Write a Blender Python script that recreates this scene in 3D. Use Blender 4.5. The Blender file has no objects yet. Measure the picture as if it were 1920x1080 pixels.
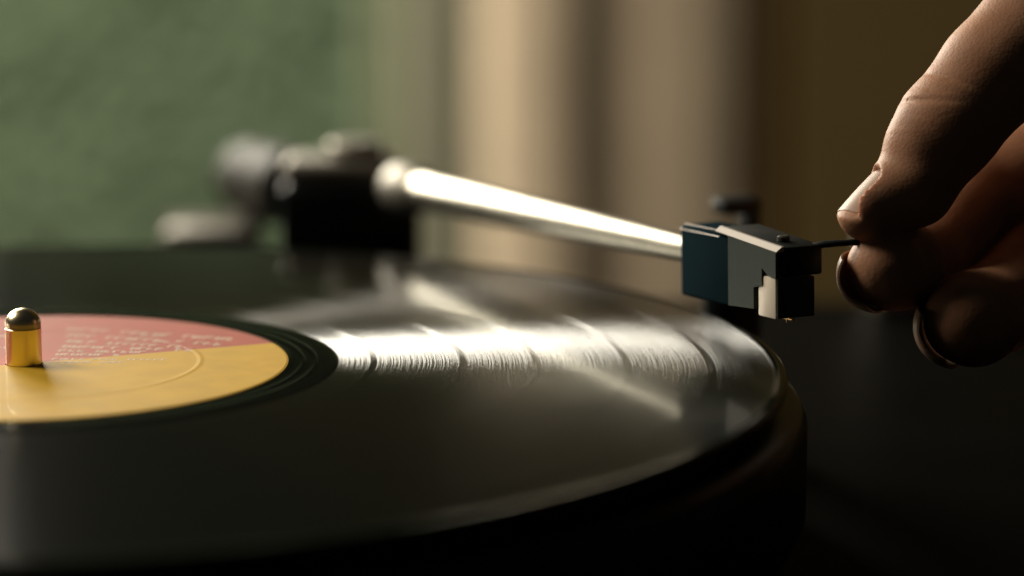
import bpy, bmesh, math, random
import numpy as np
from mathutils import Vector, Matrix
random.seed(7)
rng = np.random.default_rng(7)
SC = bpy.context.scene
COL = SC.collection
MM = 0.001
R = math.radians

# ------------------------------------------------------------------ camera
PITCH = R(9.93)
CAM_LOC = (96.8, -553.9, 112.3)
cam_d = bpy.data.cameras.new('camera')
cam_d.sensor_width = 36.0
cam_d.lens = 100.1
cam_d.clip_start = 0.02
cam_d.clip_end = 100.0
cam_d.dof.use_dof = True
cam_d.dof.focus_distance = 0.566
cam_d.dof.aperture_fstop = 5.4
cam = bpy.data.objects.new('camera', cam_d)
COL.objects.link(cam)
cam.location = Vector(CAM_LOC) * MM
cam.rotation_euler = (R(90) - PITCH, 0, 0)
SC.camera = cam

# ------------------------------------------------------------------ world, lamps, exposure
world = bpy.data.worlds.new('World')
SC.world = world
world.use_nodes = True
bgn = world.node_tree.nodes['Background']
bgn.inputs['Color'].default_value = (0.62, 0.68, 0.66, 1)
bgn.inputs['Strength'].default_value = 0.016
SC.view_settings.view_transform = 'Standard'
SC.view_settings.look = 'None'
SC.view_settings.exposure = 0.0
SC.view_settings.gamma = 1.0
SC.cycles.use_denoising = True
SC.cycles.max_bounces = 8
SC.cycles.sample_clamp_indirect = 6.0


def area_lamp(name, loc, target, sx, sy, power, color):
    d = bpy.data.lights.new(name, 'AREA')
    d.shape = 'RECTANGLE'
    d.size, d.size_y = sx, sy
    d.energy = power
    d.color = color
    o = bpy.data.objects.new(name, d)
    COL.objects.link(o)
    o.location = loc
    o.rotation_euler = (Vector(target) - Vector(loc)).to_track_quat('-Z', 'Y').to_euler()
    return o


# daylight of the tall window behind the deck (its bright outdoor strip), and of the side window up on the left
area_lamp('window_light', (-0.80, 1.70, 0.56), (0.05, 0.0, 0.0), 0.86, 0.64, 56.0, (1.0, 0.93, 0.78))
area_lamp('side_window_light', (-1.44, 0.56, 1.32), (0.12, 0.02, 0.0), 0.8, 0.8, 39.0, (1.0, 0.90, 0.74))
area_lamp('garden_light', (-0.45, 2.0, 0.55), (-0.25, 3.1, -0.45), 1.6, 0.7, 33.0, (1.0, 0.97, 0.86))


# ------------------------------------------------------------------ helpers
def new_mat(name):
    m = bpy.data.materials.new(name)
    m.use_nodes = True
    return m, m.node_tree.nodes, m.node_tree.links, m.node_tree.nodes['Principled BSDF']


def simple(name, col, rough=0.5, metal=0.0, noise=0.0, nscale=60.0, bump=0.0, bscale=400.0, **kw):
    m, n, l, b = new_mat(name)
    b.inputs['Base Color'].default_value = (*col, 1)
    b.inputs['Roughness'].default_value = rough
    b.inputs['Metallic'].default_value = metal
    for k, v in kw.items():
        b.inputs[k.replace('_', ' ')].default_value = v
    tc = n.new('ShaderNodeTexCoord')
    if noise:
        t = n.new('ShaderNodeTexNoise')
        t.inputs['Scale'].default_value = nscale
        t.inputs['Detail'].default_value = 5
        l.new(tc.outputs['Object'], t.inputs['Vector'])
        r = n.new('ShaderNodeMapRange')
        r.inputs['To Min'].default_value = max(0.02, rough - noise)
        r.inputs['To Max'].default_value = rough + noise
        l.new(t.outputs['Fac'], r.inputs['Value'])
        l.new(r.outputs['Result'], b.inputs['Roughness'])
        mx = n.new('ShaderNodeMixRGB')
        mx.inputs['Color1'].default_value = (*[c * 0.8 for c in col], 1)
        mx.inputs['Color2'].default_value = (*[min(1, c * 1.2) for c in col], 1)
        l.new(t.outputs['Fac'], mx.inputs['Fac'])
        l.new(mx.outputs['Color'], b.inputs['Base Color'])
    if bump:
        t2 = n.new('ShaderNodeTexNoise')
        t2.inputs['Scale'].default_value = bscale
        t2.inputs['Detail'].default_value = 4
        l.new(tc.outputs['Object'], t2.inputs['Vector'])
        bp = n.new('ShaderNodeBump')
        bp.inputs['Strength'].default_value = bump
        bp.inputs['Distance'].default_value = 0.0003
        l.new(t2.outputs['Fac'], bp.inputs['Height'])
        l.new(bp.outputs['Normal'], b.inputs['Normal'])
    return m


def obj(name, verts, faces, mat, parent=None, smooth=True, angle=35):
    """verts in millimetres, in world axes"""
    me = bpy.data.meshes.new(name)
    me.from_pydata([tuple(np.asarray(v, float) * MM) for v in verts], [], [tuple(int(i) for i in f) for f in faces])
    bm = bmesh.new()
    bm.from_mesh(me)
    bmesh.ops.recalc_face_normals(bm, faces=bm.faces)
    if smooth:
        lim = R(angle)
        for f in bm.faces:
            f.smooth = True
        for e in bm.edges:
            if len(e.link_faces) == 2 and e.calc_face_angle(0) > lim:
                e.smooth = False
    bm.to_mesh(me)
    bm.free()
    if mat is not None:
        me.materials.append(mat)
    o = bpy.data.objects.new(name, me)
    COL.objects.link(o)
    if parent is not None:
        o.parent = parent
    return o


def tag(o, label=None, cat=None, group=None, kind=None):
    for k, v in (('label', label), ('category', cat), ('group', group), ('kind', kind)):
        if v:
            o[k] = v
    return o


class MB:
    """collects shapes; frame = (origin, X, Y, Z) maps local to world millimetres"""
    def __init__(self, frame=None):
        self.v, self.f = [], []
        self.fr = frame

    def pt(self, p):
        if self.fr is None:
            return np.asarray(p, float)
        o, x, y, z = self.fr
        return o + x * p[0] + y * p[1] + z * p[2]

    def add(self, vs, fs):
        k = len(self.v)
        self.v += [self.pt(p) for p in vs]
        self.f += [[i + k for i in f] for f in fs]

    def box(self, x0, x1, y0, y1, z0, z1, bev=0.4, seg=2, taper=None):
        bm = bmesh.new()
        bmesh.ops.create_cube(bm, size=1)
        for v in bm.verts:
            v.co = Vector(((x0 + x1) / 2 + v.co.x * (x1 - x0), (y0 + y1) / 2 + v.co.y * (y1 - y0), (z0 + z1) / 2 + v.co.z * (z1 - z0)))
            if taper:
                v.co = Vector(taper(v.co))
        if bev:
            bmesh.ops.bevel(bm, geom=list(bm.edges), offset=bev, segments=seg, profile=0.5, affect='EDGES')
        bm.verts.index_update()
        self.add([tuple(v.co) for v in bm.verts], [[v.index for v in f.verts] for f in bm.faces])
        bm.free()
        return self

    def lathe(self, prof, seg=96, axis='z', c=(0, 0, 0)):
        """prof: list of (radius, height)"""
        vs, fs, rings = [], [], []
        for r, h in prof:
            if r < 1e-6:
                rings.append([len(vs)])
                vs.append((0, 0, h))
            else:
                rings.append(list(range(len(vs), len(vs) + seg)))
                vs += [(r * math.cos(2 * math.pi * i / seg), r * math.sin(2 * math.pi * i / seg), h) for i in range(seg)]
        for a, b in zip(rings[:-1], rings[1:]):
            for i in range(seg):
                j = (i + 1) % seg
                if len(a) == 1 and len(b) == 1:
                    continue
                if len(a) == 1:
                    fs.append([a[0], b[i], b[j]])
                elif len(b) == 1:
                    fs.append([a[i], b[0], a[j]])
                else:
                    fs.append([a[i], b[i], b[j], a[j]])
        if axis == 'x':
            vs = [(z, x, y) for x, y, z in vs]
        elif axis == 'y':
            vs = [(y, z, x) for x, y, z in vs]
        self.add([(x + c[0], y + c[1], z + c[2]) for x, y, z in vs], fs)
        return self

    def build(self, name, mat, parent=None, **kw):
        return obj(name, self.v, self.f, mat, parent, **kw)


def empty(name, parent=None, loc=(0, 0, 0)):
    o = bpy.data.objects.new(name, None)
    COL.objects.link(o)
    o.empty_display_size = 0.02
    if parent:
        o.parent = parent
    return o


# ------------------------------------------------------------------ materials
M = {}
M['black_plastic'] = simple('black_plastic', (0.007, 0.010, 0.010), 0.45, noise=0.08, bump=0.1, bscale=900, Specular_IOR_Level=0.2)
M['black_gloss'] = simple('black_gloss', (0.006, 0.006, 0.005), 0.3, noise=0.06, nscale=30, Specular_IOR_Level=0.2)
M['teal_shade'] = simple('shade_tinted_plastic', (0.010, 0.021, 0.027), 0.45, noise=0.06, bump=0.1, bscale=700)  # dark plastic with the bluish tint of its shade put into the colour
M['teal_shade'].node_tree.nodes['Principled BSDF'].inputs['Specular IOR Level'].default_value = 0.0
M['grey_plastic'] = simple('grey_plastic', (0.034, 0.044, 0.036), 0.45, noise=0.06, bump=0.1, bscale=700, Specular_IOR_Level=0.08)
M['pale_plastic'] = simple('pale_plastic', (0.62, 0.54, 0.43), 0.4, noise=0.05)
M['rubber'] = simple('rubber', (0.012, 0.012, 0.011), 0.7, bump=0.2)
M['tube_metal'] = simple('satin_metal', (0.50, 0.47, 0.38), 0.34, 1.0, noise=0.05, nscale=90)
M['steel'] = simple('steel', (0.05, 0.046, 0.038), 0.55, 0.0, noise=0.08, nscale=60, Specular_IOR_Level=0.04)
M['light_steel'] = simple('light_steel', (0.26, 0.24, 0.20), 0.55, 0.8, noise=0.08)
M['lit_edge_pale'] = simple('lit_edge_satin', (0.30, 0.26, 0.22), 0.5, 0.3, noise=0.05)  # pale tone standing in for light on the headshell's top edges
M['chrome'] = simple('chrome', (0.88, 0.72, 0.46), 0.26, 1.0, noise=0.03, nscale=200)
M['brass'] = simple('brass', (0.8, 0.5, 0.18), 0.25, 1.0)
M['plinth'] = simple('plinth_lacquer', (0.0012, 0.0011, 0.0006), 0.5, noise=0.08, nscale=25, bump=0.08, bscale=200, Specular_IOR_Level=0.01)


def vinyl_material():
    m, n, l, b = new_mat('vinyl')
    b.inputs['Base Color'].default_value = (0.0015, 0.003, 0.0015, 1)
    b.inputs['IOR'].default_value = 1.54
    tc = n.new('ShaderNodeTexCoord')
    sx = n.new('ShaderNodeSeparateXYZ')
    l.new(tc.outputs['Object'], sx.inputs[0])

    def mth(op, a, bb=None):
        q = n.new('ShaderNodeMath')
        q.operation = op
        for i, v in enumerate((a, bb)):
            if v is None:
                continue
            if isinstance(v, (int, float)):
                q.inputs[i].default_value = v
            else:
                l.new(v, q.inputs[i])
        return q.outputs[0]
    rad = mth('MULTIPLY', mth('SQRT', mth('ADD', mth('POWER', sx.outputs[0], 2.0), mth('POWER', sx.outputs[1], 2.0))), 1000.0)  # mm
    # grooved zone between the lead-out land and the rim bead
    g0 = n.new('ShaderNodeMapRange')
    g0.inputs['From Min'].default_value, g0.inputs['From Max'].default_value = 62.0, 62.6
    l.new(rad, g0.inputs['Value'])
    g1 = n.new('ShaderNodeMapRange')
    g1.inputs['From Min'].default_value, g1.inputs['From Max'].default_value = 149.0, 148.3
    l.new(rad, g1.inputs['Value'])
    groove = mth('MULTIPLY', g0.outputs[0], g1.outputs[0])
    zone = groove
    # smooth lands between the tracks
    for gr in TRACK_GAPS:
        d = mth('ABSOLUTE', mth('SUBTRACT', rad, gr))
        mr = n.new('ShaderNodeMapRange')
        mr.inputs['From Min'].default_value, mr.inputs['From Max'].default_value = 0.45, 0.75
        l.new(d, mr.inputs['Value'])
        groove = mth('MULTIPLY', groove, mr.outputs[0])

    def rnoise(scale, detail):
        t = n.new('ShaderNodeTexNoise')
        t.noise_dimensions = '1D'
        t.inputs['Scale'].default_value = scale
        t.inputs['Detail'].default_value = detail
        l.new(rad, t.inputs['W'])
        return t.outputs['Fac']
    # lands and groove bottoms: smooth; groove walls: microfacets stretched across the cut
    b.inputs['Roughness'].default_value = 0.09
    b.inputs['Specular IOR Level'].default_value = 0.09
    g = n.new('ShaderNodeBsdfAnisotropic')
    g.distribution = 'BECKMANN'
    g.inputs['Color'].default_value = (1, 1, 1, 1)
    g.inputs['Roughness'].default_value = GROOVE_ROUGH
    g.inputs['Anisotropy'].default_value = GROOVE_ANISO
    fr = n.new('ShaderNodeFresnel')
    fr.inputs['IOR'].default_value = 1.54
    loud = rnoise(3.5, 9.0)
    lr = n.new('ShaderNodeMapRange')
    lr.inputs['From Min'].default_value, lr.inputs['From Max'].default_value = 0.42, 0.60
    lr.inputs['To Min'].default_value = 0.2
    l.new(loud, lr.inputs['Value'])
    l.new(mth('MULTIPLY', mth('MULTIPLY', lr.outputs[0], groove), WOB), g.inputs['Rotation'])
    tg = n.new('ShaderNodeTangent')
    tg.direction_type = 'RADIAL'
    tg.axis = 'Z'
    l.new(tg.outputs[0], g.inputs['Tangent'])
    mx = n.new('ShaderNodeMixShader')
    l.new(mth('MULTIPLY', mth('MULTIPLY', zone, GROOVE_SHARE), fr.outputs[0]), mx.inputs[0])
    l.new(b.outputs[0], mx.inputs[1])
    l.new(g.outputs[0], mx.inputs[2])
    l.new(mx.outputs[0], n['Material Output'].inputs['Surface'])
    return m


GROOVE_ANISO = 0.75
WOB = 0.024
GROOVE_ROUGH = 0.36
GROOVE_SHARE = 0.6
TRACK_GAPS = [69.3, 87.1, 101.6, 119.6, 136.0]
M['vinyl'] = vinyl_material()


def paper(name, col):
    m = simple(name, col, 0.6, noise=0.06, nscale=120, bump=0.05, bscale=900, Specular_IOR_Level=0.06)
    b = m.node_tree.nodes['Principled BSDF']
    b.inputs['Coat Weight'].default_value = 0.07
    b.inputs['Coat Roughness'].default_value = 0.03
    return m


M['label_yellow'] = paper('yellow_paper', (0.56, 0.335, 0.03))
M['label_pink'] = paper('pink_paper', (0.41, 0.10, 0.066))
M['label_print'] = paper('cream_print', (0.70, 0.56, 0.42))


def skin_material():
    m, n, l, b = new_mat('brown_skin')
    tc = n.new('ShaderNodeTexCoord')
    t = n.new('ShaderNodeTexNoise')
    t.inputs['Scale'].default_value = 140
    t.inputs['Detail'].default_value = 8
    l.new(tc.outputs['Object'], t.inputs['Vector'])
    cr = n.new('ShaderNodeValToRGB')
    cr.color_ramp.elements[0].position = 0.3
    cr.color_ramp.elements[0].color = (0.30, 0.142, 0.075, 1)
    cr.color_ramp.elements[1].position = 0.72
    cr.color_ramp.elements[1].color = (0.39, 0.20, 0.115, 1)
    l.new(t.outputs['Fac'], cr.inputs['Fac'])
    l.new(cr.outputs['Color'], b.inputs['Base Color'])
    b.inputs['Roughness'].default_value = 0.55
    b.inputs['Specular IOR Level'].default_value = 0.15
    b.inputs['Subsurface Weight'].default_value = 0.22
    b.inputs['Subsurface Radius'].default_value = (0.004, 0.0015, 0.0008)
    b.inputs['Subsurface Scale'].default_value = 0.5
    v = n.new('ShaderNodeTexVoronoi')
    v.inputs['Scale'].default_value = 1500
    l.new(tc.outputs['Object'], v.inputs['Vector'])
    t2 = n.new('ShaderNodeTexNoise')
    t2.inputs['Scale'].default_value = 900
    t2.inputs['Detail'].default_value = 5
    l.new(tc.outputs['Object'], t2.inputs['Vector'])
    ad = n.new('ShaderNodeMath')
    ad.operation = 'ADD'
    l.new(v.outputs['Distance'], ad.inputs[0])
    l.new(t2.outputs['Fac'], ad.inputs[1])
    bp = n.new('ShaderNodeBump')
    bp.inputs['Strength'].default_value = 0.22
    bp.inputs['Distance'].default_value = 0.0002
    l.new(ad.outputs[0], bp.inputs['Height'])
    l.new(bp.outputs[0], b.inputs['Normal'])
    return m


M['skin'] = skin_material()
M['nail'] = simple('nail', (0.28, 0.165, 0.10), 0.45, noise=0.05, nscale=300, Specular_IOR_Level=0.25)


# ------------------------------------------------------------------ setting behind the deck
def wall_material():
    m = simple('brown_wall', (0.20, 0.135, 0.042), 0.7, noise=0.1, nscale=4, bump=0.3, bscale=60)
    return m


WALL_Y = 1560.0
wall_m = wall_material()
w = MB()
w.box(296, 2600, 1476, WALL_Y + 120, -900, 1900, bev=0)
wb = w.build('wall', wall_m, smooth=False)
tag(wb, kind='structure')
w = MB()
w.box(-2600, -261, WALL_Y + 1, WALL_Y + 119, 1000, 1900, bev=0)
w.box(-2600, -1900, WALL_Y + 2, WALL_Y + 118, -900, 999, bev=0)
w.box(77, 295.5, WALL_Y, WALL_Y + 119, -900, 318.5, bev=0)
tag(w.build('wall', wall_m, smooth=False), kind='structure')
w = MB()
w.box(-260, 295.5, WALL_Y - 60, WALL_Y + 119, 319, 1900, bev=0)
tag(w.build('upper_wall', simple('unseen_dark_wall', (0.022, 0.014, 0.007), 0.6, noise=0.1, nscale=8, bump=0.2, bscale=90), smooth=False), kind='structure')  # out of view, coloured dark so the record has little to reflect
# window frame jamb and head
fm = simple('frame_paint', (0.50, 0.50, 0.36), 0.5, noise=0.05)
w = MB()
w.box(14, 76, 1530, WALL_Y + 60, -898, 318, bev=3)
w.box(-258, 13, WALL_Y - 5, WALL_Y + 58, 290, 318, bev=3)
ws = MB().box(-14, 13.5, WALL_Y + 20, WALL_Y + 56, -897, 289, bev=8)
tag(ws.build('window_sash', simple('sash_paint', (0.17, 0.19, 0.12), 0.6, noise=0.05)), kind='structure')
wf = w.build('window_frame', fm)
tag(wf, kind='structure')

# curtain: a gathered panel with deep folds
def curtain():
    key = [(72, 26), (80, 18), (92, 9), (116, 0), (137, -5), (144, -3), (151, 3), (160, 8), (172, 10), (188, 9), (207, 2), (230, -5), (253, -4), (272, 5), (285, 20), (291, 36)]
    xs = np.array([k[0] for k in key], float)
    ys = np.array([k[1] for k in key], float)
    X = np.linspace(xs[0], xs[-1], 150)
    Y = np.interp(X, xs, ys)
    for _ in range(6):
        Y[1:-1] = (Y[:-2] + 2 * Y[1:-1] + Y[2:]) / 4
    Z = np.linspace(-880, 312, 50)
    vs, fs = [], []
    for side in (0, 1):
        for j, z in enumerate(Z):
            for i, x in enumerate(X):
                wob = 3 * math.sin(z * 0.006 + x * 0.03) + 2 * math.sin(z * 0.013 + 1 + x * 0.05)
                vs.append((x + 0.8 * math.sin(z * 0.004), WALL_Y - 75 + Y[i] * 1.0 + wob * 0.5 + side * 1.5, z))
    nx, nz = len(X), len(Z)
    for s in (0, 1):
        for j in range(nz - 1):
            for i in range(nx - 1):
                a = s * nx * nz + j * nx + i
                fs.append([a, a + 1, a + nx + 1, a + nx])
    n2 = nx * nz
    for j in range(nz - 1):
        for i in (0, nx - 1):
            a = j * nx + i
            fs.append([a, a + nx, a + nx + n2, a + n2])
    for i in range(nx - 1):
        for j in (0, nz - 1):
            a = j * nx + i
            fs.append([a, a + 1, a + 1 + n2, a + n2])
    cm = simple('linen', (0.66, 0.525, 0.365), 0.9, noise=0.05, nscale=15, bump=0.3, bscale=1500)
    o = obj('curtain', vs, fs, cm, angle=80)
    tag(o, 'pale tan curtain hanging in soft vertical folds beside the green window', 'curtain')


curtain()

# garden behind the window: lawn and hedge, far out of focus
gm, gn, gl, gb = new_mat('lawn')
gt = gn.new('ShaderNodeTexNoise')
gt.inputs['Scale'].default_value = 9
gc = gn.new('ShaderNodeValToRGB')
gc.color_ramp.elements[0].color = (0.06, 0.11, 0.03, 1)
gc.color_ramp.elements[1].color = (0.13, 0.18, 0.06, 1)
gtc = gn.new('ShaderNodeTexCoord')
gl.new(gtc.outputs['Object'], gt.inputs['Vector'])
gl.new(gt.outputs['Fac'], gc.inputs['Fac'])
gl.new(gc.outputs['Color'], gb.inputs['Base Color'])
gb.inputs['Roughness'].default_value = 0.9
w = MB()
w.add([(-9000, 1682, -902), (4000, 1682, -902), (4000, 9000, -902), (-9000, 9000, -902)], [[0, 1, 2, 3]])
tag(w.build('lawn', gm, smooth=False), kind='structure')


def hedge():
    n = 52000
    cx = rng.uniform(-2700, 500, n)
    cz = rng.uniform(-900, 500, n)
    bulge = 130 * np.sin(cx * 0.0041 + 1.0) * np.cos(cz * 0.005 + cx * 0.002) + 60 * np.sin(cx * 0.011 + cz * 0.009)
    cy = 3100 - 0.25 * bulge + rng.uniform(0, 110, n)
    vs, fs = [], []
    ax = 0.4 * rng.normal(size=(n, 3)) + np.array([0, -0.9, 0.7])
    ax /= np.linalg.norm(ax, axis=1)[:, None]
    tt = np.cross(ax, rng.normal(size=(n, 3)))
    tt /= np.linalg.norm(tt, axis=1)[:, None]
    bb = np.cross(ax, tt)
    L = rng.uniform(16, 30, n)
    c = np.stack([cx, cy, cz], 1)
    a, b2, h = tt * L[:, None], bb * L[:, None] * 0.45, ax * L[:, None] * 0.12
    vs = list(np.stack([c - a, c - b2 + h, c + a, c + b2 + h], 1).reshape(-1, 3))
    for k in range(0, 4 * n, 4):
        fs += [[k, k + 1, k + 2], [k, k + 2, k + 3]]
    # dense twiggy core behind the leaves
    k = len(vs)
    vs += [(-2800, 3300, -900), (600, 3300, -900), (600, 3300, 500), (-2800, 3300, 500), (-2800, 3700, -900), (600, 3700, -900), (600, 3700, 500), (-2800, 3700, 500)]
    fs += [[k, k + 1, k + 2, k + 3], [k + 4, k + 7, k + 6, k + 5], [k, k + 4, k + 5, k + 1], [k + 3, k + 2, k + 6, k + 7], [k, k + 3, k + 7, k + 4], [k + 1, k + 5, k + 6, k + 2]]
    m, nn, l, b = new_mat('hedge_leaf')
    t = nn.new('ShaderNodeTexNoise')
    t.inputs['Scale'].default_value = 0.9
    tc = nn.new('ShaderNodeTexCoord')
    l.new(tc.outputs['Object'], t.inputs['Vector'])
    cr = nn.new('ShaderNodeValToRGB')
    cr.color_ramp.elements[0].position = 0.35
    cr.color_ramp.elements[0].color = (0.108, 0.150, 0.080, 1)
    cr.color_ramp.elements[1].position = 0.68
    cr.color_ramp.elements[1].color = (0.130, 0.166, 0.086, 1)
    l.new(t.outputs['Fac'], cr.inputs['Fac'])
    l.new(cr.outputs['Color'], b.inputs['Base Color'])
    b.inputs['Roughness'].default_value = 0.75
    o = obj('hedge', vs, fs, m, smooth=False)
    tag(o, 'soft green hedge far out of focus outside the window', 'hedge', kind='stuff')


hedge()

# ------------------------------------------------------------------ turntable
deck = empty('turntable')
tag(deck, 'dark record player with a raised silver tonearm, black headshell and golden spindle', 'turntable')
PZ = -38.0
pl = MB().box(-235, 330, -330, 285, PZ - 52, PZ, bev=4, seg=3)
plinth = pl.build('plinth', M['plinth'], deck)
for (fx, fy) in ((-200, -300), (295, -300), (-200, 250), (295, 250)):
    MB().lathe([(0, PZ - 70), (18, PZ - 70), (20, PZ - 66), (20, PZ - 52.2), (0, PZ - 52.2)], 32, c=(fx, fy, 0)).build('foot', M['rubber'], plinth)
for hx in (8.0, 215.0):
    hh = MB()
    hh.box(hx - 13, hx + 13, 262, 284, PZ + 0.1, -13.5, bev=2.5)
    hh.lathe([(0, -14.5), (5, -14.5), (5, 14.5), (0, 14.5)], 24, axis='x', c=(hx, 281, -17))
    hh.build('hinge', M['light_steel'], plinth)

platter = MB().lathe([(0, PZ + 6), (149, PZ + 6), (153, PZ + 8), (154.8, PZ + 12), (154.8, -9), (153.8, -6.5), (151.5, -5.2), (0, -5.2)], 192).build('platter', M['black_gloss'], deck)
MB().lathe([(4.5, -5.1), (147.0, -5.1), (147.8, -4.4), (147.8, -3), (147.0, -2.3), (4.5, -2.3), (4.5, -5.1)], 160).build('mat', M['rubber'], platter)
pr = [(0, -5.0), (3.55, -5.0), (3.55, 7.3), (3.40, 7.45), (3.55, 7.6), (3.5, 8.2)]
pr += [(3.5 * math.cos(a), 8.2 + 3.1 * math.sin(a)) for a in np.linspace(0.1, math.pi / 2 - 0.001, 12)]
pr[-1] = (0, 11.3)
MB().lathe(pr, 64).build('spindle', M['chrome'], platter)

# tonearm frame
P0 = np.array([54.7, 208.0, 9.3])
A = np.array([98.3, -208.0, 9.2])
A /= np.linalg.norm(A)
N = np.cross(A, [0, 0, 1.0])
N /= np.linalg.norm(N)
if N[0] > 0:
    N = -N
U = np.cross(A, N)
if U[2] < 0:
    U = -U
FR = (P0, A, N, U)

# pivot housing standing on the plinth
H = np.array([A[0], A[1], 0])
H /= np.linalg.norm(H)
HF = (np.array([P0[0], P0[1], 0.0]), np.array([1.0, 0, 0]), np.array([0, 1.0, 0]), np.array([0, 0, 1.0]))
base = MB(HF)
base.lathe([(0, PZ + 0.1), (31, PZ + 0.1), (31, PZ + 5), (29, PZ + 7), (16, PZ + 9), (16, -14), (0, -14)], 64)
base.box(-19.5, 17, -14, 14, -15, 8.5, bev=1.6, seg=3)
arm_base = base.build('tonearm_base', M['black_plastic'], deck)
MB(HF).box(-19.0, 11, -12, 12, 8.6, 15.0, bev=2.4, seg=3).build('cover_plate', M['light_steel'], arm_base)
MB(HF).lathe([(0, 15.1), (7.2, 15.1), (7.6, 15.7), (7.6, 18.2), (6.6, 19.3), (0, 19.5)], 48, c=(0, 0, 0)).build('pivot_cap', M['light_steel'], arm_base)
MB(HF).lathe([(0, -2.5), (4.2, -2.5), (4.2, 2), (3.4, 2.6), (0, 2.6)], 32, axis='y', c=(10, -14.5, -6)).build('antiskate_knob', M['black_gloss'], arm_base)

tube = MB(FR)
tube.lathe([(0, 33), (4.7, 33), (4.8, 50), (4.4, 90), (3.8, 135), (3.2, 172), (2.75, 193), (0, 193)], 40, axis='x')
arm = tube.build('tonearm', M['tube_metal'], deck)
MB(FR).lathe([(0, 30), (5.8, 30), (6.2, 31), (6.2, 42), (5.6, 43.5), (4.9, 46), (0, 46)], 48, axis='x').build('collar', M['light_steel'], arm)
MB(FR).lathe([(0, -78), (3.4, -78), (3.4, -10), (0, -10)], 24, axis='x').build('rear_shaft', M['steel'], arm)
cwp = [(0, -84), (10.2, -84), (11.2, -82.8), (11.2, -66), (10.7, -65.4), (10.7, -64.6), (11.2, -64)]
cwp += [(11.2, -46), (10.2, -44.8), (0, -44.8)]
MB(FR).lathe(cwp, 64, axis='x', c=(0, 0, -7.0)).build('counterweight', M['steel'], arm)
# headshell: neck, head plate, pale strips painting the lit top edges, cartridge, stylus, finger lift
nk = MB(FR).box(191.2, 213, -4.8, 4.9, -8.8, 6.1, bev=0.7, seg=3)
nk.build('neck', M['teal_shade'], arm)


def stair():
    """left-hand head plate with the stepped cut-out for the cartridge (outline in the arm's length-height plane)"""
    out = [(213.2, 5.95), (232.0, 4.55), (232.0, -0.6), (229.0, -0.4), (226.6, 0.9), (226.6, -2.6), (223.4, -3.4), (223.4, -7.7), (213.2, -8.2)]
    k = len(out)
    mbx = MB(FR)
    vs = [(a, 5.9, h) for a, h in out] + [(a, 5.0, h) for a, h in out]
    fs = [list(range(k)), list(range(2 * k - 1, k - 1, -1))] + [[i, (i + 1) % k, (i + 1) % k + k, i + k] for i in range(k)]
    mbx.add(vs, fs)
    return mbx


hs = stair()
hs.build('side_plate', M['grey_plastic'], arm, smooth=False)
MB(FR).box(207.5, 232.3, -4.7, 4.3, -0.5, 7.2, bev=0.5, seg=2,
           taper=lambda c: (c.x, c.y, c.z - (0.9 if c.z > 3 and c.x > 220 else -0.0) - (0.9 if c.z > 3 and c.x > 220 else 0))).build('headshell', M['black_plastic'], arm)
def lit_edge(a0, a1, u0, u1, n0, n1, drop, mat):
    mbx = MB(FR)
    vs = []
    for a, uu in ((a0, u0), (a1, u1)):
        vs += [(a, n0, uu - drop - 0.1), (a, n0, uu - drop), (a, n1 + 0.25, uu - 0.08), (a, n1, uu), (a, n1 - 0.3, uu), (a, n1 - 0.3, uu - drop - 0.1)]
    k = 6
    fs = [list(range(k)), list(range(2 * k - 1, k - 1, -1))] + [[i, (i + 1) % k, (i + 1) % k + k, i + k] for i in range(k)]
    mbx.add(vs, fs)
    return mbx.build('lit_edge', mat, arm, smooth=False)


lit_edge(207.9, 232.25, 7.4, 5.55, 5.9, 4.4, 0.95, M['lit_edge_pale'])
lit_edge(191.4, 207.8, 6.25, 6.2, 5.02, 3.7, 1.1, M['lit_edge_pale'])
MB(FR).lathe([(0, 0), (1.3, 0), (1.3, 0.8), (0.9, 1.1), (0, 1.1)], 20, c=(226.5, 0.8, 5.9)).build('screw', M['steel'], arm)
cart = MB(FR)
cart.box(224.6, 231.4, -3.2, 5.6, -8.9, -0.7, bev=0.35, seg=2)
cart.build('cartridge', M['pale_plastic'], arm)
MB(FR).box(231.5, 232.0, -3.1, 5.4, -8.7, -0.8, bev=0.2, seg=1).build('front_shade', simple('unlit_front', (0.02, 0.014, 0.012), 0.4), arm)  # thin dark sheet: shade on the pale cartridge's unlit front, as colour
MB(FR).box(217, 224.5, -3.4, 4.9, -6.6, -0.6, bev=0.3, seg=1).build('cartridge_body', M['black_plastic'], arm)
st = MB(FR)
st.box(224, 231.0, 0.9, 1.6, -9.6, -9.0, bev=0.15, seg=1)
st.lathe([(0, -1.3), (0.12, -1.2), (0.3, 0.0), (0, 0.1)], 12, c=(228.6, 1.25, -9.0))
st.build('stylus', M['brass'], arm)
# finger lift: a thin rod from the headshell out to the right, into the fingers
CR = np.array([1.0, 0, 0])


def tube_path(pts, rad, seg=14, flat=1.0):
    vs, fs = [], []
    pts = [np.asarray(p, float) for p in pts]
    for i, p in enumerate(pts):
        d = pts[min(i + 1, len(pts) - 1)] - pts[max(i - 1, 0)]
        d /= np.linalg.norm(d)
        s = np.cross(d, [0, 0, 1.0])
        s /= np.linalg.norm(s)
        u2 = np.cross(s, d)
        r = rad[i] if hasattr(rad, '__len__') else rad
        for k in range(seg):
            t = 2 * math.pi * k / seg
            vs.append(p + s * r * math.cos(t) + u2 * r * flat * math.sin(t))
    for i in range(len(pts) - 1):
        for k in range(seg):
            j = (k + 1) % seg
            fs.append([i * seg + k, i * seg + j, (i + 1) * seg + j, (i + 1) * seg + k])
    fs.append(list(range(seg))[::-1])
    fs.append([(len(pts) - 1) * seg + k for k in range(seg)])
    return vs, fs


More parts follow.
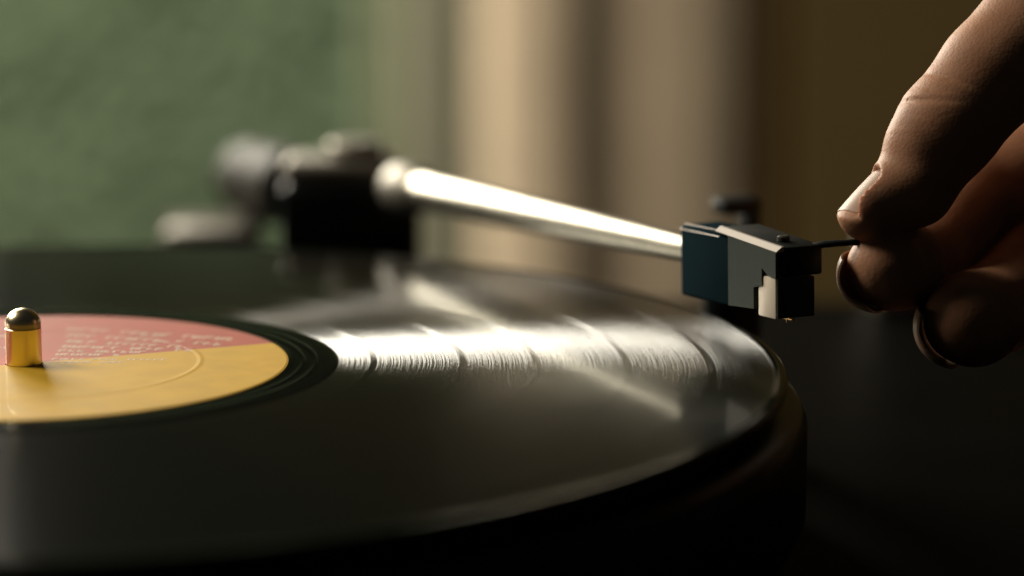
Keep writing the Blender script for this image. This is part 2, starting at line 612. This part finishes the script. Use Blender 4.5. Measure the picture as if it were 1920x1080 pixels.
# ---- pixel -> world helper used only for measuring the photograph
CAMV = np.array(CAM_LOC)
fwd = np.array([0, math.cos(PITCH), -math.sin(PITCH)])
upv = np.array([0, math.sin(PITCH), math.cos(PITCH)])


def un(x, y, Y):
    d = fwd + (x - 960) / 5339.0 * np.array([1.0, 0, 0]) - (y - 540) / 5339.0 * upv
    return CAMV + d * ((Y - CAMV[1]) / d[1])


lv, lf = tube_path([un(1525, 462, 1.5), un(1545, 458, 0.5), un(1575, 456, 0), un(1610, 454, 0), un(1632, 455, 0), un(1641, 459, 0), un(1645, 464, 0)], [0.75, 0.72, 0.68, 0.66, 0.72, 0.95, 0.8])
obj('finger_lift', lv, lf, M['black_plastic'], arm)

# arm rest post
ar = MB((np.array([147.5, 93.0, 0.0]), H, np.array([-H[1], H[0], 0]), np.array([0, 0, 1.0])))
ar.lathe([(0, PZ + 0.1), (9, PZ + 0.1), (9, PZ + 3), (6.2, PZ + 5), (5.8, -14), (6.8, -12), (6.8, 8), (5.6, 9.5), (0, 9.5)], 40)
rest = ar.build('arm_rest', M['black_plastic'], deck)
ac = MB(ar.fr)
ac.box(-3.2, 3.2, -5.6, -2.8, 9.0, 14, bev=0.7)
ac.box(-3.2, 3.2, 2.8, 5.6, 9.0, 18.2, bev=0.7)
ac.box(-3.6, 3.6, -4.2, 5.8, 16.5, 20.2, bev=1.2)
ac.build('clip', M['black_plastic'], rest)

# ------------------------------------------------------------------ the record
rp = [(3.62, -2.2), (3.62, -0.25), (4.2, 0.0), (4.8, 0.0), (52.2, 0.0), (52.6, 0.0), (53.1, -0.05), (53.6, -0.05), (54.2, -0.05)]
rp += [(54.6, -0.05), (54.9, -0.02), (55.15, 0.0), (55.4, -0.02), (55.7, -0.05), (57.2, -0.05), (57.5, -0.02), (57.75, 0.0), (58.0, -0.02), (58.3, -0.05), (58.8, -0.05), (61.4, -0.05), (61.9, -0.05), (62.4, -0.12), (62.9, -0.12)]
for gr in TRACK_GAPS:
    rp += [(gr - 1.2, -0.12), (gr - 0.75, -0.12), (gr - 0.5, -0.105), (gr + 0.5, -0.105), (gr + 0.75, -0.12), (gr + 1.2, -0.12)]
rp += [(147.3, -0.12), (147.9, -0.12), (148.6, -0.10), (149.2, 0.05), (150.0, 0.08), (150.6, -0.15), (150.9, -0.7), (150.8, -1.5), (150.0, -2.15), (147.5, -2.2), (3.62, -2.2)]
rec = MB().lathe(rp, 360).build('vinyl_record', M['vinyl'], angle=60)
tag(rec, 'black vinyl record with a half pink, half yellow label, lying on the platter', 'record')

# paper label: two printed halves, split along a line through the centre
DIV = R(24)


def half_disc(a0, a1, r0, r1, z, seg=96):
    vs, fs = [], []
    rs = [r0, 34.0, 34.45, 34.8, 35.15, 35.6, r1 - 0.4, r1]
    hs_ = [z, z, z + 0.05, z + 0.08, z + 0.05, z, z, z - 0.12]
    for i in range(seg + 1):
        t = a0 + (a1 - a0) * i / seg
        for r, h in zip(rs, hs_):
            vs.append((r * math.cos(t), r * math.sin(t), h))
    k = len(rs)
    for i in range(seg):
        for j in range(k - 1):
            a = i * k + j
            fs.append([a, a + 1, a + 1 + k, a + k])
    return vs, fs


v_, f_ = half_disc(DIV, DIV + math.pi, 3.7, 52.3, 0.14)
pink = obj('label_half', v_, f_, M['label_pink'], rec, angle=4)
pink['label'] = 'pink half of the paper label with rows of pale print'
v_, f_ = half_disc(DIV + math.pi, DIV + 2 * math.pi, 3.7, 52.3, 0.14)
yel = obj('label_half', v_, f_, M['label_yellow'], rec, angle=4)
yel['label'] = 'yellow half of the paper label'


def print_rows():
    """rows of small, illegible print strokes lying on the label"""
    vs, fs = [], []
    z = 0.165

    def stroke(p, q, wd):
        d = np.array(q) - np.array(p)
        ln = np.linalg.norm(d)
        if ln < 1e-6:
            return
        s = np.array([-d[1], d[0]]) / ln * wd / 2
        k = len(vs)
        for c in (np.array(p) - s, np.array(q) - s, np.array(q) + s, np.array(p) + s):
            vs.append((c[0], c[1], z))
        fs.append([k, k + 1, k + 2, k + 3])
    rows = [((5, 3.8), -2, 24, 1.5, 0.42), ((5, 0.8), -1, 15, 1.4, 0.40), ((5, 8.3), -3, 13, 1.9, 0.5), ((5, 12.2), -6, 17, 2.0, 0.5), ((5, 16.6), -9, 27, 2.2, 0.52),
            ((5, 22.3), -15, 29, 2.3, 0.52), ((4, 28.5), -17, 34, 2.4, 0.55), ((3, 35), -17, 38, 2.6, 0.55), ((-28, 14), 4, 26, 1.7, 0.32), ((-30, 21), 2, 28, 1.7, 0.32), ((-30, 28), 0, 28, 1.8, 0.32)]
    for (x, y), ang, ln, hgt, wd in rows:
        e = np.array([math.cos(R(ang)), math.sin(R(ang))])
        f = np.array([-e[1], e[0]])
        o = np.array([x, y], float)
        t = 0.0
        nl = 0
        wl = random.randint(3, 8)
        while t < ln:
            cw = hgt * random.uniform(0.55, 0.8)
            kind = random.random()
            b0 = o + e * t
            stroke(b0, b0 + f * hgt, wd)
            if kind < 0.5:
                stroke(b0 + f * hgt, b0 + f * hgt + e * cw * 0.8, wd)
            if kind > 0.3:
                stroke(b0 + f * hgt * 0.5, b0 + f * hgt * 0.5 + e * cw * 0.7, wd)
            if kind > 0.6:
                stroke(b0, b0 + e * cw * 0.8, wd)
            if kind > 0.75:
                stroke(b0 + e * cw * 0.8, b0 + e * cw * 0.8 + f * hgt * 0.9, wd)
            t += cw * 1.35
            nl += 1
            if nl >= wl:
                t += hgt * 1.0
                nl, wl = 0, random.randint(3, 8)
    return vs, fs


v_, f_ = print_rows()
obj('print', v_, f_, M['label_print'], pink, smooth=False)

# ------------------------------------------------------------------ the hand
def surface_nets(d, origin, h):
    ins = d < 0
    s = [slice(0, -1), slice(1, None)]
    cnt = np.zeros(tuple(n - 1 for n in d.shape), np.int8)
    for a in (0, 1):
        for b in (0, 1):
            for c in (0, 1):
                cnt += ins[s[a], s[b], s[c]]
    act = (cnt > 0) & (cnt < 8)
    idx = -np.ones(act.shape, np.int64)
    cells = np.argwhere(act)
    idx[act] = np.arange(len(cells))
    acc = np.zeros((len(cells), 3))
    num = np.zeros(len(cells))
    cor = [(a, b, c) for a in (0, 1) for b in (0, 1) for c in (0, 1)]
    for i, p in enumerate(cor):
        for q in cor[i + 1:]:
            if sum(abs(p[k] - q[k]) for k in range(3)) != 1:
                continue
            dp = d[cells[:, 0] + p[0], cells[:, 1] + p[1], cells[:, 2] + p[2]]
            dq = d[cells[:, 0] + q[0], cells[:, 1] + q[1], cells[:, 2] + q[2]]
            m = (dp < 0) != (dq < 0)
            t = np.where(m, dp / np.where(m, dp - dq, 1), 0)
            pos = np.array(p)[None] + t[:, None] * (np.array(q) - np.array(p))[None]
            acc[m] += pos[m]
            num[m] += 1
    verts = origin + (cells + acc / num[:, None]) * h
    faces = []
    for ax in range(3):
        o1, o2 = (ax + 1) % 3, (ax + 2) % 3
        sl0 = [slice(1, -1)] * 3
        sl1 = [slice(1, -1)] * 3
        sl0[ax], sl1[ax] = slice(0, -1), slice(1, None)
        ch = ins[tuple(sl0)] != ins[tuple(sl1)]
        e = np.argwhere(ch)
        e[:, o1] += 1
        e[:, o2] += 1
        q = []
        for (i, j) in ((-1, -1), (0, -1), (0, 0), (-1, 0)):
            c = e.copy()
            c[:, o1] += i
            c[:, o2] += j
            q.append(idx[c[:, 0], c[:, 1], c[:, 2]])
        faces.append(np.stack(q, 1))
    return verts, np.concatenate(faces)


def smin(a, b, k):
    hh = np.clip(0.5 + 0.5 * (b - a) / k, 0, 1)
    return b * (1 - hh) + a * hh - k * hh * (1 - hh)


def unit(v):
    v = np.asarray(v, float)
    return v / np.linalg.norm(v)


def img_dir(dx, dy, toward=0.0):
    """direction built from picture right/down and towards the camera"""
    return unit(np.array([1.0, 0, 0]) * dx - upv * dy - fwd * toward)


def hand():
    K = 1 / 9.45
    digits = {
        'thumb': [(1629, 393, 0.5, 6.4), (1713, 349, 4, 7.9), (1776, 240, 8, 10.2), (1864, 136, 13, 10.9), (2000, 0, 20, 13), (2330, -40, 40, 16)],
        'index': [(1662, 503, 1.5, 7.9), (1680, 498, 8, 8.7), (1728, 480, 21, 8.8), (1835, 345, 40, 10), (2150, 225, 40, 12.6)],
        'middle': [(1812, 602, -1.5, 8.5), (1826, 597, 6, 9.3), (1868, 576, 21, 9.4), (1965, 466, 42, 11.2), (2290, 340, 42, 11)],
        'ring': [(2000, 690, 3, 7.8), (2012, 685, 10, 8.6), (2048, 662, 26, 8.8), (2130, 590, 48, 9.5), (2430, 460, 46, 10.5)],
        'little': [(2170, 745, 10, 6.6), (2182, 740, 16, 7.2), (2215, 718, 30, 7.6), (2290, 660, 48, 8.4), (2540, 560, 52, 9.5)],
    }
    W = {k: [(un(x, y, Y), r) for x, y, Y, r in v] for k, v in digits.items()}
    palm = [(un(2330, -40, 40), 16), (un(2010, 40, 30), 9), (un(2150, 220, 40), 12.5), (un(2290, 340, 42), 12.5), (un(2430, 460, 46), 12), (un(2540, 560, 52), 11)]
    wrist = (un(2900, 200, 70), 23)
    elbow = (un(3300, 160, 75), 25)
    h = 0.57
    lo = np.array([148.0, -22.0, -32.0])
    hi = np.array([318.0, 104.0, 104.0])
    # fine block for what the picture shows, everything on one grid
    n = np.ceil((hi - lo) / h).astype(int)
    gx = (lo[0] + np.arange(n[0]) * h).astype(np.float32)
    gy = (lo[1] + np.arange(n[1]) * h).astype(np.float32)
    gz = (lo[2] + np.arange(n[2]) * h).astype(np.float32)
    X, Y, Z = np.meshgrid(gx, gy, gz, indexing='ij')

    def cone(a, ra, b, rb):
        a = a.astype(np.float32)
        ab = (b - a).astype(np.float32)
        L2 = float(ab @ ab)
        t = np.clip(((X - a[0]) * ab[0] + (Y - a[1]) * ab[1] + (Z - a[2]) * ab[2]) / L2, 0, 1)
        return np.sqrt((X - a[0] - t * ab[0]) ** 2 + (Y - a[1] - t * ab[1]) ** 2 + (Z - a[2] - t * ab[2]) ** 2) - (ra + (rb - ra) * t)

    D = {}
    for k, ch in W.items():
        d = None
        for (a, ra), (b, rb) in zip(ch[:-1], ch[1:]):
            c = cone(a, ra, b, rb)
            d = c if d is None else smin(d, c, 2.0)
        D[k] = d

    # creases: shallow grooves across the joint, on the back of the thumb
    def crease(d, px, py, Y0, axis, depth, wid, wob=0.0, halfr=11):
        c = un(px, py, Y0)
        s = (X - c[0]) * axis[0] + (Y - c[1]) * axis[1] + (Z - c[2]) * axis[2]
        dist2 = (X - c[0]) ** 2 + (Y - c[1]) ** 2 + (Z - c[2]) ** 2
        if wob:
            s = s + wob * np.sin((X + Y * 1.3) * 0.9)
        return d + depth * np.exp(-(s / wid) ** 2) * np.exp(-dist2 / halfr ** 2)

    th = smin(D['thumb'], cone(un(1723, 272, 5), 6.6, un(1748, 255, 6), 7.0), 2.5)
    ax_t = img_dir(0.20, -1.0, 0.0)
    th = crease(th, 1690, 186, 1, img_dir(0.03, -1.0), 0.75, 0.55, 0.12, 8)
    th = crease(th, 1738, 127, 1, img_dir(0.38, -0.92), 0.85, 0.5, 0.15, 7)
    th = crease(th, 1715, 158, 1, img_dir(0.2, -1.0), 0.3, 0.4, 0.15, 6)
    th = crease(th, 1700, 172, 1, img_dir(-0.05, -1.0), 0.15, 0.3, 0.1, 6)
    th = crease(th, 1664, 232, 1, img_dir(0.1, -1.0), 0.14, 0.35, 0.1, 6)
    th = crease(th, 1660, 250, 1, img_dir(0.1, -1.0), 0.12, 0.3, 0.1, 6)
    th = crease(th, 1672, 210, 1, img_dir(0.1, -1.0), 0.10, 0.3, 0.1, 6)
    # thumb nail bed
    nl_dir = img_dir(95, -100, -38)                      # tip -> base
    nl_n = img_dir(-0.72, -0.69, 0.27)
    nl_n = unit(nl_n - nl_dir * (nl_n @ nl_dir))
    nl_w = np.cross(nl_n, nl_dir)
    if nl_w[1] > 0:
        nl_w = -nl_w                                       # towards the camera
    nl_o = un(1570, 395, -0.2) - nl_n * 0.3    # tip end of the nail's centre line
    px_, py_, pz_ = X - nl_o[0], Y - nl_o[1], Z - nl_o[2]
    s_ = px_ * nl_dir[0] + py_ * nl_dir[1] + pz_ * nl_dir[2]
    t_ = px_ * nl_w[0] + py_ * nl_w[1] + pz_ * nl_w[2]
    q_ = px_ * nl_n[0] + py_ * nl_n[1] + pz_ * nl_n[2]
    NW = 5.6
    surf = -(t_ ** 2) / 17.0
    wid = NW * np.sqrt(np.clip(1 - (np.clip(s_ - 8.0, 0, None) / 4.2) ** 2, 0.004, 1))
    bx = np.maximum(np.maximum(np.abs(t_) - wid, s_ - 12.2), np.maximum(-5 - s_, surf - 0.40 - q_))
    th = -smin(-th, bx, 0.45)
    D['thumb'] = th

    d = D['thumb']
    for k in ('index', 'middle', 'ring', 'little'):
        d = smin(d, D[k], 0.7)
    pm = None
    for (a, ra), (b, rb) in zip(palm[:-1], palm[1:]):
        c = cone(a, ra, b, rb)
        pm = c if pm is None else smin(pm, c, 6)
    for (a, ra) in palm:
        pm = smin(pm, cone(a, ra, wrist[0], wrist[1]), 8)
    d = smin(d, pm, 5)
    d = np.maximum(d, X - (hi[0] - 2.5))
    verts, faces = surface_nets(d, lo, h)
    me_v = verts
    o = obj('hand', me_v, faces, M['skin'], angle=180)
    tag(o, 'brown-skinned hand pinching the finger lift between thumb and two fingertips', 'hand')
    # ---- thumb nail plate
    vs, fs = [], []
    ns, nt = 26, 17
    for layer in (0, 1):
        for i in range(ns):
            s = 13.6 * i / (ns - 1)
            for j in range(nt):
                tt = (2 * j / (nt - 1) - 1)
                wdt = NW + 0.35
                if s > 8.2:
                    wdt *= math.sqrt(max(0.01, 1 - ((s - 8.2) / 5.4) ** 2))
                if s < 1.6:
                    wdt *= 0.6 + 0.4 * math.sqrt(max(0, 1 - ((1.6 - s) / 1.6) ** 2))
                t = tt * wdt
                q = -(t ** 2) / 17.0 - 0.42 - 0.004 * (s - 6.5) ** 2 + (0.34 if layer == 0 else 0.0)
                vs.append(nl_o + nl_dir * (s * 0.92 + 0.85) + nl_w * t + nl_n * q)
    k = ns * nt
    for L in (0, 1):
        for i in range(ns - 1):
            for j in range(nt - 1):
                a = L * k + i * nt + j
                fs.append([a, a + 1, a + nt + 1, a + nt])
    for i in range(ns - 1):
        for j in (0, nt - 1):
            a = i * nt + j
            fs.append([a, a + nt, a + nt + k, a + k])
    for j in range(nt - 1):
        for i in (0, ns - 1):
            a = i * nt + j
            fs.append([a, a + 1, a + 1 + k, a + k])
    obj('nail', vs, fs, M['nail'], o, angle=50)

    # ---- nails of the two fingertips seen end on: curved shells that overhang the tip
    def shell(tip, back, ang0, span, rad, off, over, length):
        axis = unit(back - tip)
        e1 = unit(np.array([1.0, 0, 0]) - axis * axis[0])
        e2 = np.cross(axis, e1)
        if e2 @ upv > 0:
            e2 = -e2                                       # picture-down
        vs, fs = [], []
        na, nl2 = 21, 14
        cdir = e1 * math.cos(ang0) + e2 * math.sin(ang0)
        for layer in (0, 1):
            for i in range(nl2):
                s = -over + (length + over) * i / (nl2 - 1)
                for j in range(na):
                    a = ang0 + span * (2 * j / (na - 1) - 1)
                    tt = 2 * j / (na - 1) - 1
                    ss = s + (1.3 * tt * tt if i == 0 else 1.3 * tt * tt * (1 - i / (nl2 - 1)))
                    rr = rad - (0.45 if layer else 0) - 0.020 * max(0, 2 - s) ** 2
                    vs.append(tip + cdir * off + axis * ss + (e1 * math.cos(a) + e2 * math.sin(a)) * rr)
        k = na * nl2
        for L in (0, 1):
            for i in range(nl2 - 1):
                for j in range(na - 1):
                    a = L * k + i * na + j
                    fs.append([a, a + 1, a + na + 1, a + na])
        for i in range(nl2 - 1):
            for j in (0, na - 1):
                a = i * na + j
                fs.append([a, a + na, a + na + k, a + k])
        for j in range(na - 1):
            for i in (0, nl2 - 1):
                a = i * na + j
                fs.append([a, a + 1, a + 1 + k, a + k])
        obj('nail', vs, fs, M['nail'], o, angle=50)
    W_ = W
    shell(W_['index'][0][0], W_['index'][1][0], R(150), R(56), 8.5, 1.6, 8.7, 9)
    shell(W_['middle'][0][0], W_['middle'][1][0], R(152), R(52), 9.1, 1.7, 9.1, 9)


hand()
